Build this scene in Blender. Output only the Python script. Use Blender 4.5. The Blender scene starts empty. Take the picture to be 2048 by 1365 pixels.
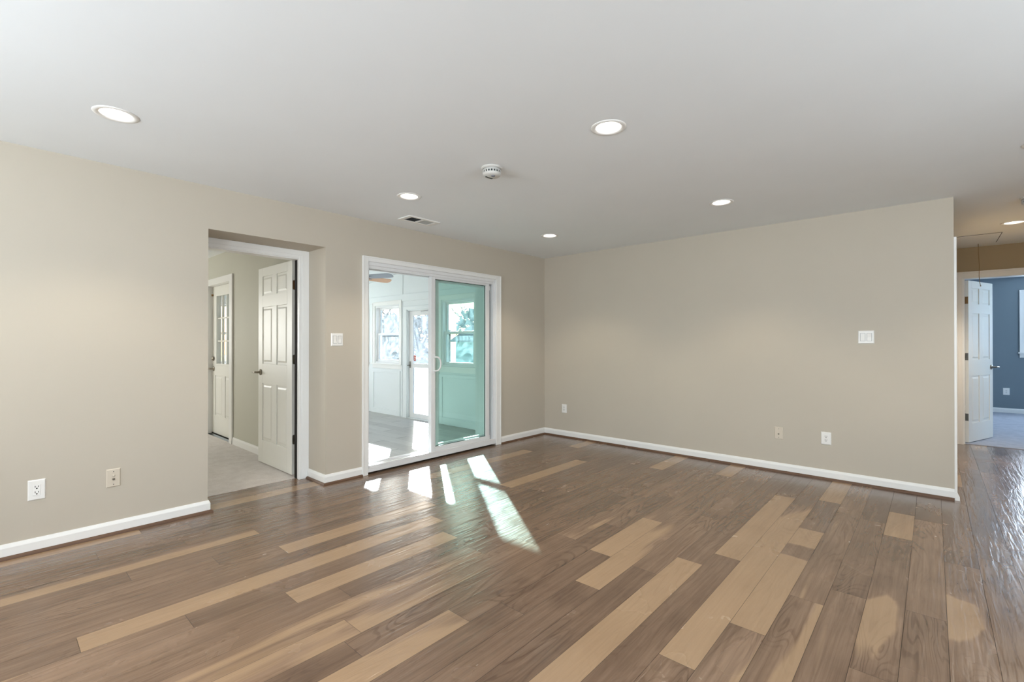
import bpy, bmesh, math, random
from mathutils import Vector, Matrix
random.seed(11)
S = bpy.context.scene
C = S.collection
PI = math.pi

# ------------------------------------------------------------------ camera, sky, sun, daylight and fill lamps, exposure
cam_d = bpy.data.cameras.new('camera'); cam = bpy.data.objects.new('camera', cam_d); C.objects.link(cam)
cam.location = (4.03895, -5.19596, 1.26281)
cam.rotation_euler = (PI/2 + 0.0041148, 0, 0.7294106)
cam_d.sensor_width = 36.0; cam_d.lens = 942.119/2048*36.0
cam_d.clip_start = 0.05; cam_d.clip_end = 400
S.camera = cam
S.view_settings.view_transform = 'Standard'; S.view_settings.look = 'None'
S.view_settings.gamma = 1.0; S.view_settings.use_curve_mapping = False
S.view_settings.exposure = 0.16

W = bpy.data.worlds.new('sky'); S.world = W; W.use_nodes = True
wn = W.node_tree.nodes; wl = W.node_tree.links; wn.clear()
sky = wn.new('ShaderNodeTexSky'); sky.sky_type = 'NISHITA'; sky.sun_disc = False
sky.sun_elevation = math.radians(20.2); sky.sun_rotation = math.radians(-52.8)
sky.air_density = 1.0; sky.dust_density = 1.5; sky.ozone_density = 1.5
bg = wn.new('ShaderNodeBackground'); bg.inputs['Strength'].default_value = 0.22
wo = wn.new('ShaderNodeOutputWorld')
wl.new(sky.outputs[0], bg.inputs[0]); wl.new(bg.outputs[0], wo.inputs[0])

sun_d = bpy.data.lights.new('sun', 'SUN'); sun = bpy.data.objects.new('sun', sun_d); C.objects.link(sun)
sun_d.energy = 33.0; sun_d.angle = math.radians(0.6); sun_d.color = (1.0, 0.95, 0.88)
_el = math.radians(20.2); _az = Vector((0.800, -0.600, 0)).normalized()
sun_dir = Vector((_az.x*math.cos(_el), _az.y*math.cos(_el), -math.sin(_el)))
sun.rotation_euler = sun_dir.to_track_quat('-Z', 'Y').to_euler()
sun.location = (-20, 15, 12)

def daylight(name, loc, direction, w, h, power, color):  # area lamp at a window, for daylight and for added fill
    d = bpy.data.lights.new(name, 'AREA'); d.shape = 'RECTANGLE'; d.size = w; d.size_y = h
    d.energy = power; d.color = color
    o = bpy.data.objects.new(name, d); C.objects.link(o); o.location = loc
    o.rotation_euler = Vector(direction).to_track_quat('-Z', 'Y').to_euler()
    return o
DAY = (0.84, 0.93, 1.0)
daylight('fill_rear_window', (1.9, -7.32, 1.5), (0, 1, .85), 1.7, 1.15, 92, DAY)  # area fill set at unseen rear windows, tilted up to brighten the ceiling
daylight('fill_rear_window', (4.5, -7.32, 1.5), (0, 1, .85), 1.7, 1.15, 92, DAY)
daylight('fill_right_window', (6.62, -3.6, 1.5), (-1, 0, .8), 1.7, 1.15, 88, DAY)  # added fill lamp on the unseen right wall
daylight('daylight_bedroom_window', (5.75, 7.10, 1.6), (0, -1, 0), 0.95, 1.0, 45, (0.66, 0.82, 1.0))
daylight('fill_bedroom_side', (7.10, 4.6, 1.6), (-1, 0, 0), 1.2, 1.0, 48, (0.58, 0.78, 1.0))  # added fill lamp that brightens the open bedroom door
daylight('fill_side_room', (-5.62, -5.3, 1.5), (1, 0, 0), 1.2, 1.1, 52, (1.0, 1.0, 0.97))  # added fill lamp to light the side room
daylight('fill_sunroom', (-5.62, -1.4, 1.4), (1, 0, 0), 1.9, 1.05, 26, (0.84, 0.93, 1.0))  # fill lamp added outside the hidden end wall of the sunroom

# ------------------------------------------------------------------ helpers
class MB:
    def __init__(s): s.bm = bmesh.new(); s.mi = 0
    def _tag(s, fs):
        for f in fs: f.material_index = s.mi
        return fs
    def box(s, x0, x1, y0, y1, z0, z1):
        v = [s.bm.verts.new((x, y, z)) for z in (z0, z1) for y in (y0, y1) for x in (x0, x1)]
        q = ((0,2,3,1),(4,5,7,6),(0,1,5,4),(2,6,7,3),(0,4,6,2),(1,3,7,5))
        return s._tag([s.bm.faces.new([v[i] for i in a]) for a in q])
    def frustum(s, x0, x1, z0, z1, ya, yb, ins):
        """raised field: base rectangle at ya, inset rectangle at yb (XZ plane)"""
        a = [s.bm.verts.new(p) for p in ((x0,ya,z0),(x1,ya,z0),(x1,ya,z1),(x0,ya,z1))]
        b = [s.bm.verts.new(p) for p in ((x0+ins,yb,z0+ins),(x1-ins,yb,z0+ins),(x1-ins,yb,z1-ins),(x0+ins,yb,z1-ins))]
        fs = [s.bm.faces.new(b), s.bm.faces.new(a[::-1])]
        for i in range(4):
            j = (i+1) % 4; fs.append(s.bm.faces.new((a[i], a[j], b[j], b[i])))
        return s._tag(fs)
    def ring(s, x0, x1, z0, z1, y0, y1, l, r=None, b=None, t=None):
        """rectangular frame in XZ"""
        r = l if r is None else r; b = l if b is None else b; t = l if t is None else t
        s.box(x0, x0+l, y0, y1, z0, z1); s.box(x1-r, x1, y0, y1, z0, z1)
        if b: s.box(x0+l, x1-r, y0, y1, z0, z0+b)
        if t: s.box(x0+l, x1-r, y0, y1, z1-t, z1)
    def prism(s, prof, a, b, axis='x'):
        """extrude closed profile [(d,z)] along an axis from a to b; d runs along the other horizontal axis"""
        P = (lambda d, z, t: (t, d, z)) if axis == 'x' else (lambda d, z, t: (d, t, z))
        va = [s.bm.verts.new(P(d, z, a)) for d, z in prof]; vb = [s.bm.verts.new(P(d, z, b)) for d, z in prof]
        n = len(prof); fs = [s.bm.faces.new(va), s.bm.faces.new(vb[::-1])]
        for i in range(n):
            j = (i+1) % n; fs.append(s.bm.faces.new((va[i], vb[i], vb[j], va[j])))
        return s._tag(fs)
    def poly(s, pts, h0, h1, P):
        """extrude 2d outline pts between depths h0,h1; P(u,v,h)->xyz"""
        va = [s.bm.verts.new(P(u, v, h0)) for u, v in pts]; vb = [s.bm.verts.new(P(u, v, h1)) for u, v in pts]
        n = len(pts); fs = [s.bm.faces.new(va), s.bm.faces.new(vb[::-1])]
        for i in range(n):
            j = (i+1) % n; fs.append(s.bm.faces.new((va[i], vb[i], vb[j], va[j])))
        return s._tag(fs)
    def lathe(s, prof, n=40, o=(0,0,0), axis='z'):
        """revolve open profile [(r,h)] about an axis"""
        def P(r, h, a):
            c, d = r*math.cos(a), r*math.sin(a)
            if axis == 'z': p = (c, d, h)
            elif axis == 'y': p = (c, h, d)
            else: p = (h, c, d)
            return (p[0]+o[0], p[1]+o[1], p[2]+o[2])
        rows = []
        for r, h in prof:
            if r < 1e-6: rows.append([s.bm.verts.new(P(0, h, 0))])
            else: rows.append([s.bm.verts.new(P(r, h, 2*PI*i/n)) for i in range(n)])
        fs = []
        for A, B in zip(rows, rows[1:]):
            for i in range(n):
                j = (i+1) % n
                if len(A) == 1 and len(B) == 1: continue
                if len(A) == 1: f = (A[0], B[i], B[j])
                elif len(B) == 1: f = (A[i], A[j], B[0])
                else: f = (A[i], A[j], B[j], B[i])
                fs.append(s.bm.faces.new(f))
        for f in fs: f.smooth = True
        return s._tag(fs)
    def tube(s, pts, r, n=10, cap=True):
        pts = [Vector(p) for p in pts]; rr = r if isinstance(r, (list, tuple)) else [r]*len(pts)
        rows = []; up = None
        for i, p in enumerate(pts):
            d = (pts[min(i+1, len(pts)-1)] - pts[max(i-1, 0)]).normalized()
            if up is None:
                up = Vector((0,0,1)) if abs(d.z) < .9 else Vector((1,0,0))
            u = d.cross(up).normalized(); v = u.cross(d).normalized(); up = v
            rows.append([s.bm.verts.new(p + (u*math.cos(2*PI*k/n) + v*math.sin(2*PI*k/n))*rr[i]) for k in range(n)])
        fs = []
        for A, B in zip(rows, rows[1:]):
            for i in range(n):
                j = (i+1) % n; fs.append(s.bm.faces.new((A[i], A[j], B[j], B[i])))
        for f in fs: f.smooth = True
        if cap: fs.append(s.bm.faces.new(rows[0][::-1])); fs.append(s.bm.faces.new(rows[-1]))
        return s._tag(fs)
    def build(s, name, mats, parent=None, bevel=0.0, seg=2, loc=None, rot=None):
        bmesh.ops.recalc_face_normals(s.bm, faces=s.bm.faces)
        me = bpy.data.meshes.new(name); s.bm.to_mesh(me); s.bm.free()
        for m in (mats if isinstance(mats, (list, tuple)) else [mats]): me.materials.append(m)
        o = bpy.data.objects.new(name, me); C.objects.link(o)
        if parent: o.parent = parent
        if loc: o.location = loc
        if rot: o.rotation_euler = rot
        if bevel:
            b = o.modifiers.new('edge', 'BEVEL'); b.width = bevel; b.segments = seg; b.limit_method = 'ANGLE'
            b.angle_limit = math.radians(40)
        return o

def tag(o, label=None, cat=None, group=None, kind=None):
    if label: o['label'] = label
    if cat: o['category'] = cat
    if group: o['group'] = group
    if kind: o['kind'] = kind
    return o
def empty(name, loc, rz=0.0):
    o = bpy.data.objects.new(name, None); C.objects.link(o); o.location = loc; o.rotation_euler = (0, 0, rz)
    o.empty_display_size = .05
    return o
def copy_tree(o, parent=None):
    c = o.copy(); C.objects.link(c)
    if parent: c.parent = parent
    for ch in list(o.children): copy_tree(ch, c)
    return c
def struct(o, label=None, cat=None): return tag(o, label, cat, None, 'structure')

# ------------------------------------------------------------------ materials
def lin(r, g, b):
    f = lambda c: (c/255/12.92) if c/255 <= .04045 else ((c/255+.055)/1.055)**2.4
    return (f(r), f(g), f(b), 1.0)
def nmat(name):
    m = bpy.data.materials.new(name); m.use_nodes = True
    nt = m.node_tree; return m, nt, nt.nodes, nt.links, nt.nodes['Principled BSDF']
def paint(name, col, rough=.55, bump=.02, scale=260, spec=.35, var=.03):
    m, nt, n, l, p = nmat(name)
    tc = n.new('ShaderNodeTexCoord'); no = n.new('ShaderNodeTexNoise')
    no.inputs['Scale'].default_value = scale; no.inputs['Detail'].default_value = 3
    l.new(tc.outputs['Object'], no.inputs['Vector'])
    n2 = n.new('ShaderNodeTexNoise'); n2.inputs['Scale'].default_value = 1.7; n2.inputs['Detail'].default_value = 4
    l.new(tc.outputs['Object'], n2.inputs['Vector'])
    mx = n.new('ShaderNodeMix'); mx.data_type = 'RGBA'
    mx.inputs[6].default_value = tuple(c*(1-var) for c in col[:3])+(1,); mx.inputs[7].default_value = tuple(min(1, c*(1+var)) for c in col[:3])+(1,)
    l.new(n2.outputs['Fac'], mx.inputs[0]); l.new(mx.outputs[2], p.inputs['Base Color'])
    bp = n.new('ShaderNodeBump'); bp.inputs['Strength'].default_value = bump; bp.inputs['Distance'].default_value = .004
    l.new(no.outputs['Fac'], bp.inputs['Height']); l.new(bp.outputs[0], p.inputs['Normal'])
    p.inputs['Roughness'].default_value = rough; p.inputs['Specular IOR Level'].default_value = spec
    return m
def metal(name, col, rough=.3):
    m, nt, n, l, p = nmat(name)
    tc = n.new('ShaderNodeTexCoord'); no = n.new('ShaderNodeTexNoise'); no.inputs['Scale'].default_value = 90
    l.new(tc.outputs['Object'], no.inputs['Vector'])
    mr = n.new('ShaderNodeMapRange'); mr.inputs[3].default_value = rough*.8; mr.inputs[4].default_value = rough*1.2
    l.new(no.outputs['Fac'], mr.inputs[0]); l.new(mr.outputs[0], p.inputs['Roughness'])
    p.inputs['Base Color'].default_value = col; p.inputs['Metallic'].default_value = 1.0
    return m
def glass(name, tint=(1, 1, 1), smear=0.0, smear_col=(.85, .92, 1.0), scale=3.0):
    m, nt, n, l, p = nmat(name); n.remove(p); out = n['Material Output']
    tr = n.new('ShaderNodeBsdfTransparent'); tr.inputs[0].default_value = (*tint, 1)
    gl = n.new('ShaderNodeBsdfGlossy'); gl.inputs['Roughness'].default_value = .02
    lw = n.new('ShaderNodeLayerWeight'); lw.inputs['Blend'].default_value = .5
    pw_ = n.new('ShaderNodeMath'); pw_.operation = 'POWER'; l.new(lw.outputs['Facing'], pw_.inputs[0]); pw_.inputs[1].default_value = 4.5
    fr_ = n.new('ShaderNodeMath'); fr_.operation = 'MULTIPLY_ADD'; l.new(pw_.outputs[0], fr_.inputs[0]); fr_.inputs[1].default_value = .8; fr_.inputs[2].default_value = .02
    mx = n.new('ShaderNodeMixShader'); l.new(fr_.outputs[0], mx.inputs[0])
    base = tr
    if smear:
        tl = n.new('ShaderNodeBsdfTranslucent'); tl.inputs[0].default_value = (*smear_col, 1)
        tc = n.new('ShaderNodeTexCoord')
        no = n.new('ShaderNodeTexNoise'); no.inputs['Scale'].default_value = scale; no.inputs['Detail'].default_value = 7
        no.inputs['Distortion'].default_value = 2.6; no.inputs['Roughness'].default_value = .65
        l.new(tc.outputs['Object'], no.inputs['Vector'])
        mr = n.new('ShaderNodeMapRange'); mr.inputs[1].default_value = .38; mr.inputs[2].default_value = .68
        mr.inputs[3].default_value = smear*.12; mr.inputs[4].default_value = smear
        l.new(no.outputs['Fac'], mr.inputs[0])
        m2 = n.new('ShaderNodeMixShader'); l.new(mr.outputs[0], m2.inputs[0])
        l.new(tr.outputs[0], m2.inputs[1]); l.new(tl.outputs[0], m2.inputs[2]); base = m2
    l.new(base.outputs[0], mx.inputs[1]); l.new(gl.outputs[0], mx.inputs[2]); l.new(mx.outputs[0], out.inputs[0])
    return m
def emit(name, col, s):
    m, nt, n, l, p = nmat(name)
    p.inputs['Base Color'].default_value = (.8, .8, .8, 1)
    p.inputs['Emission Color'].default_value = col; p.inputs['Emission Strength'].default_value = s
    return m
M = {}
M['wall'] = paint('greige_wall_paint', lin(193, 184, 169), .6)
M['ceil'] = paint('white_ceiling_paint', lin(238, 241, 243), .75)
M['hall'] = paint('tan_hall_paint', lin(174, 158, 130), .6)
M['side'] = paint('sage_beige_wall_paint', lin(192, 190, 176), .6)
M['bed'] = paint('blue_lit_grey_wall_paint', lin(118, 131, 140), .6)  # grey paint with the bluish daylight mixed into its colour
M['sun'] = paint('white_panel_paint', lin(226, 231, 232), .5)
M['trim'] = paint('white_semigloss_trim', lin(236, 235, 232), .32, .01, 60, .45, .015)
M['door'] = paint('white_door_paint', lin(232, 231, 224), .38, .02, 120, .45, .015)
M['vinyl'] = paint('white_vinyl', lin(228, 228, 228), .35, .005, 80, .45, .01)
M['plate'] = paint('white_plastic', lin(238, 236, 232), .3, .004, 60, .5, .01)
M['beige_plate'] = paint('beige_painted_plastic', lin(210, 199, 182), .4, .004, 60, .45, .02)
M['dark'] = paint('dark_recess', lin(30, 27, 25), .8, .01, 60, .2, .1)
M['detector'] = paint('toned_down_white_plastic', lin(206, 204, 199), .4, .004, 60, .4, .02)  # white plastic coloured greyer for shading that the spots wash out
M['vent_grey'] = paint('shaded_vent_enamel', lin(184, 185, 181), .5, .004, 60, .3, .02)
M['gasket'] = paint('grey_rubber_gasket', lin(70, 78, 76), .6, .01, 60, .3, .05)
M['grey'] = paint('grey_track', lin(120, 122, 130), .45, .01, 60, .4, .03)
M['nickel'] = metal('brushed_nickel', lin(150, 142, 130), .32)
M['steel'] = metal('hinge_steel', lin(140, 136, 128), .38)
M['brass'] = metal('antique_brass', lin(150, 118, 82), .4)
M['shoe'] = paint('brown_shoe_moulding', lin(98, 72, 54), .45, .05, 40, .4, .15)
M['lens'] = emit('led_lens', (1.0, .95, .86, 1), 8)
M['red'] = paint('red_sticker', lin(196, 80, 66), .5, .01, 60, .4, .1)
M['fan_wood'] = paint('light_oak_fan_blade', lin(206, 160, 122), .45, .03, 30, .4, .12)
M['fan_grey'] = paint('grey_fan_metal', lin(150, 156, 166), .4, .01, 60, .5, .03)
M['cord'] = paint('tan_string', lin(150, 128, 96), .8, .1, 300, .2, .1)
M['glass'] = glass('clear_glass')
M['glass_dirty'] = glass('smeared_window_glass', (.87, .935, 1), .15, (.7, .86, 1), 2.6)
M['glass_dirty2'] = glass('smeared_door_glass', (.87, .93, 1), .14, (.72, .86, 1), 2.2)
M['glass_tint'] = glass('teal_tinted_glass', (.855, .942, .920))

def carpet(name, a, b):
    m, nt, n, l, p = nmat(name)
    tc = n.new('ShaderNodeTexCoord')
    n1 = n.new('ShaderNodeTexNoise'); n1.inputs['Scale'].default_value = 9; n1.inputs['Detail'].default_value = 8; n1.inputs['Roughness'].default_value = .75
    n2 = n.new('ShaderNodeTexNoise'); n2.inputs['Scale'].default_value = 330; n2.inputs['Detail'].default_value = 2
    for k in (n1, n2): l.new(tc.outputs['Object'], k.inputs['Vector'])
    ad = n.new('ShaderNodeMath'); ad.operation = 'ADD'; l.new(n1.outputs['Fac'], ad.inputs[0]); l.new(n2.outputs['Fac'], ad.inputs[1])
    mr = n.new('ShaderNodeMapRange'); mr.inputs[1].default_value = .7; mr.inputs[2].default_value = 1.3; l.new(ad.outputs[0], mr.inputs[0])
    mx = n.new('ShaderNodeMix'); mx.data_type = 'RGBA'; mx.inputs[6].default_value = a; mx.inputs[7].default_value = b
    l.new(mr.outputs[0], mx.inputs[0]); l.new(mx.outputs[2], p.inputs['Base Color'])
    bp = n.new('ShaderNodeBump'); bp.inputs['Strength'].default_value = .7; bp.inputs['Distance'].default_value = .006
    l.new(n2.outputs['Fac'], bp.inputs['Height']); l.new(bp.outputs[0], p.inputs['Normal'])
    p.inputs['Roughness'].default_value = .95; p.inputs['Specular IOR Level'].default_value = .1
    return m
M['carpet'] = carpet('beige_carpet', lin(208, 199, 191), lin(238, 232, 227))
M['carpet_blue'] = carpet('grey_carpet', lin(150, 154, 168), lin(190, 194, 204))

def wood_floor():
    m, nt, n, l, p = nmat('hand_scraped_walnut_planks')
    def node(t, **k):
        o = n.new(t)
        for a, v in k.items(): setattr(o, a, v)
        return o
    def math_(op, a, b=None, c=None):
        o = node('ShaderNodeMath', operation=op)
        for i, v in enumerate((a, b, c)):
            if v is None: continue
            if hasattr(v, 'links'): l.new(v, o.inputs[i])
            else: o.inputs[i].default_value = v
        return o.outputs[0]
    tone = node('ShaderNodeAttribute', attribute_name='tone').outputs['Fac']
    seed = node('ShaderNodeAttribute', attribute_name='seed').outputs['Fac']
    tc = node('ShaderNodeTexCoord')
    off = node('ShaderNodeCombineXYZ')
    l.new(math_('MULTIPLY', seed, 37.0), off.inputs[0]); l.new(math_('MULTIPLY', seed, 91.0), off.inputs[1]); l.new(math_('MULTIPLY', seed, 13.0), off.inputs[2])
    add = node('ShaderNodeVectorMath', operation='ADD'); l.new(tc.outputs['Object'], add.inputs[0]); l.new(off.outputs[0], add.inputs[1])
    def mapped(sx, sy):
        v = node('ShaderNodeVectorMath', operation='MULTIPLY'); l.new(add.outputs[0], v.inputs[0]); v.inputs[1].default_value = (sx, sy, 1); return v.outputs[0]
    def noise(vec, scale, detail=3, rough=.5, dist=0.0):
        o = node('ShaderNodeTexNoise'); l.new(vec, o.inputs['Vector']); o.inputs['Scale'].default_value = scale
        o.inputs['Detail'].default_value = detail; o.inputs['Roughness'].default_value = rough; o.inputs['Distortion'].default_value = dist
        return o.outputs['Fac']
    def rng(v, a, b, c, d, smooth=False):
        o = node('ShaderNodeMapRange'); l.new(v, o.inputs[0])
        for i, x in enumerate((a, b, c, d)): o.inputs[i+1].default_value = x
        if smooth: o.interpolation_type = 'SMOOTHSTEP'
        return o.outputs[0]
    big = noise(mapped(5.5, .95), 1.0, 2.5, .5, .6)           # growth field
    rings = math_('SINE', math_('MULTIPLY', big, 120.0))
    rmask = rng(noise(mapped(2.2, .8), 1.0, 2, .5, .2), .42, .66, .15, 1.0, True)
    rline = math_('MULTIPLY', rng(rings, .1, 1.0, 0.0, 1.0, True), rmask)
    streak = noise(mapped(36, 1.1), 1.0, 3, .6, .8)
    fine = noise(mapped(120, 3.2), 1.0, 4, .6, .3)             # straight grain
    mott = noise(mapped(3.0, 2.0), 1.0, 4, .55, .5)
    # heart / sap wood
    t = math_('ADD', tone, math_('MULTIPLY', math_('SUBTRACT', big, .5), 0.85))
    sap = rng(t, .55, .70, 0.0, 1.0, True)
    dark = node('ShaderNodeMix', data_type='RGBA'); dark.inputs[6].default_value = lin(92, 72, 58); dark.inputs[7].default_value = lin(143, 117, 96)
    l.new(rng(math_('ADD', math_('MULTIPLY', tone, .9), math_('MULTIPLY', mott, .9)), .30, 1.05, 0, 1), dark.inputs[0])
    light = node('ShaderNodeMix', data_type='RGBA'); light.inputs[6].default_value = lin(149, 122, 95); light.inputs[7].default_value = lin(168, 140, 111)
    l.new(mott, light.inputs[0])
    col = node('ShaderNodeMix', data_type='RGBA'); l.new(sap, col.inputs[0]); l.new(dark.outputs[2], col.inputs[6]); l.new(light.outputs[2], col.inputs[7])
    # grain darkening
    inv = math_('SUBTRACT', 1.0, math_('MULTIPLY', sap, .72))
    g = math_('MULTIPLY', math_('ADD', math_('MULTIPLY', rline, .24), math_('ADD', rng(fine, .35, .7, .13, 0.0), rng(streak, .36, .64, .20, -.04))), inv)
    mul = node('ShaderNodeMix', data_type='RGBA', blend_type='MULTIPLY'); mul.inputs[0].default_value = 1.0
    l.new(col.outputs[2], mul.inputs[6])
    gg = math_('SUBTRACT', 1.0, g); cc = node('ShaderNodeCombineColor'); l.new(gg, cc.inputs[0])
    l.new(math_('SUBTRACT', 1.0, math_('MULTIPLY', g, 1.1)), cc.inputs[1]); l.new(math_('SUBTRACT', 1.0, math_('MULTIPLY', g, 1.2)), cc.inputs[2])
    l.new(cc.outputs[0], mul.inputs[7]); l.new(mul.outputs[2], p.inputs['Base Color'])
    # hand scraping
    sc1 = noise(mapped(46, 4.2), 1.0, 2, .45, .5); sc2 = noise(mapped(12, 2.6), 1.0, 1, .5, .3)
    hgt = math_('ADD', sc1, math_('MULTIPLY', sc2, .8))
    bp = node('ShaderNodeBump'); bp.inputs['Strength'].default_value = 1.0; bp.inputs['Distance'].default_value = .0021
    l.new(hgt, bp.inputs['Height'])
    b2 = node('ShaderNodeBump'); b2.inputs['Strength'].default_value = .25; b2.inputs['Distance'].default_value = .0006
    l.new(fine, b2.inputs['Height']); l.new(bp.outputs[0], b2.inputs['Normal']); l.new(b2.outputs[0], p.inputs['Normal'])
    l.new(rng(mott, .3, .7, .2, .29), p.inputs['Roughness'])
    p.inputs['Specular IOR Level'].default_value = .5
    p.inputs['Coat Weight'].default_value = .26; p.inputs['Coat Roughness'].default_value = .2; p.inputs['Coat IOR'].default_value = 1.5; l.new(b2.outputs[0], p.inputs['Coat Normal'])
    return m
M['floor'] = wood_floor()

def laminate():
    m, nt, n, l, p = nmat('grey_laminate')
    tc = n.new('ShaderNodeTexCoord'); mp = n.new('ShaderNodeMapping'); mp.inputs['Scale'].default_value = (5.2, .8, 1)
    l.new(tc.outputs['Object'], mp.inputs[0])
    mp.inputs['Scale'].default_value = (.8, 5.2, 1)
    br = n.new('ShaderNodeTexBrick'); br.inputs['Scale'].default_value = 1; br.inputs['Mortar Size'].default_value = .006
    br.inputs['Color1'].default_value = lin(158, 155, 150); br.inputs['Color2'].default_value = lin(182, 180, 174); br.inputs['Mortar'].default_value = lin(96, 94, 92)
    br.inputs['Brick Width'].default_value = 1.0; br.inputs['Row Height'].default_value = 1.0
    l.new(mp.outputs[0], br.inputs['Vector'])
    m2 = n.new('ShaderNodeMapping'); m2.inputs['Scale'].default_value = (4, 60, 1); l.new(tc.outputs['Object'], m2.inputs[0])
    no = n.new('ShaderNodeTexNoise'); no.inputs['Detail'].default_value = 5; l.new(m2.outputs[0], no.inputs['Vector']); no.inputs['Scale'].default_value = 1
    mx = n.new('ShaderNodeMix'); mx.data_type = 'RGBA'; mx.blend_type = 'MULTIPLY'; mx.inputs[0].default_value = .5
    cr = n.new('ShaderNodeMapRange'); cr.inputs[1].default_value = .3; cr.inputs[2].default_value = .7; cr.inputs[3].default_value = .75; cr.inputs[4].default_value = 1.1
    l.new(no.outputs['Fac'], cr.inputs[0]); l.new(br.outputs['Color'], mx.inputs[6]); l.new(cr.outputs[0], mx.inputs[7]); l.new(mx.outputs[2], p.inputs['Base Color'])
    p.inputs['Roughness'].default_value = .36
    return m
M['laminate'] = laminate()

def speckle(name, a, b, scale, rough=.9, c=None):
    m, nt, n, l, p = nmat(name)
    tc = n.new('ShaderNodeTexCoord'); no = n.new('ShaderNodeTexNoise'); no.inputs['Scale'].default_value = scale; no.inputs['Detail'].default_value = 6
    no.inputs['Roughness'].default_value = .7
    l.new(tc.outputs['Object'], no.inputs['Vector'])
    cr = n.new('ShaderNodeValToRGB'); cr.color_ramp.elements[0].position = .38; cr.color_ramp.elements[0].color = a
    cr.color_ramp.elements[1].position = .64; cr.color_ramp.elements[1].color = b
    l.new(no.outputs['Fac'], cr.inputs[0]); l.new(cr.outputs[0], p.inputs['Base Color'])
    p.inputs['Roughness'].default_value = rough; p.inputs['Specular IOR Level'].default_value = .15
    return m
M['grass'] = speckle('lawn_grass', lin(70, 88, 40), lin(112, 130, 66), 3.0)
M['gravel'] = speckle('pale_gravel', lin(92, 92, 94), lin(165, 163, 160), 14.0)
M['bark'] = speckle('tree_bark', lin(84, 76, 70), lin(140, 130, 120), 9.0)
M['leaf'] = speckle('hedge_leaves', lin(58, 80, 84), lin(104, 128, 126), 6.0)
M['shed'] = paint('pale_blue_siding', lin(176, 198, 208), .7)
M['shed_roof'] = speckle('grey_shingles', lin(70, 76, 84), lin(112, 116, 122), 20)
M['hose'] = paint('white_hose_rubber', lin(225, 232, 236), .4)

# ------------------------------------------------------------------ room shell
H = 2.44
FZ = -0.145            # sunroom floor
YN = 0.10              # sunroom window wall inner face
# ---- plank floor
PW = 0.1465
def px(k): return 1.300 + PW*k
KMIN, KMAX = -12, 36
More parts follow.
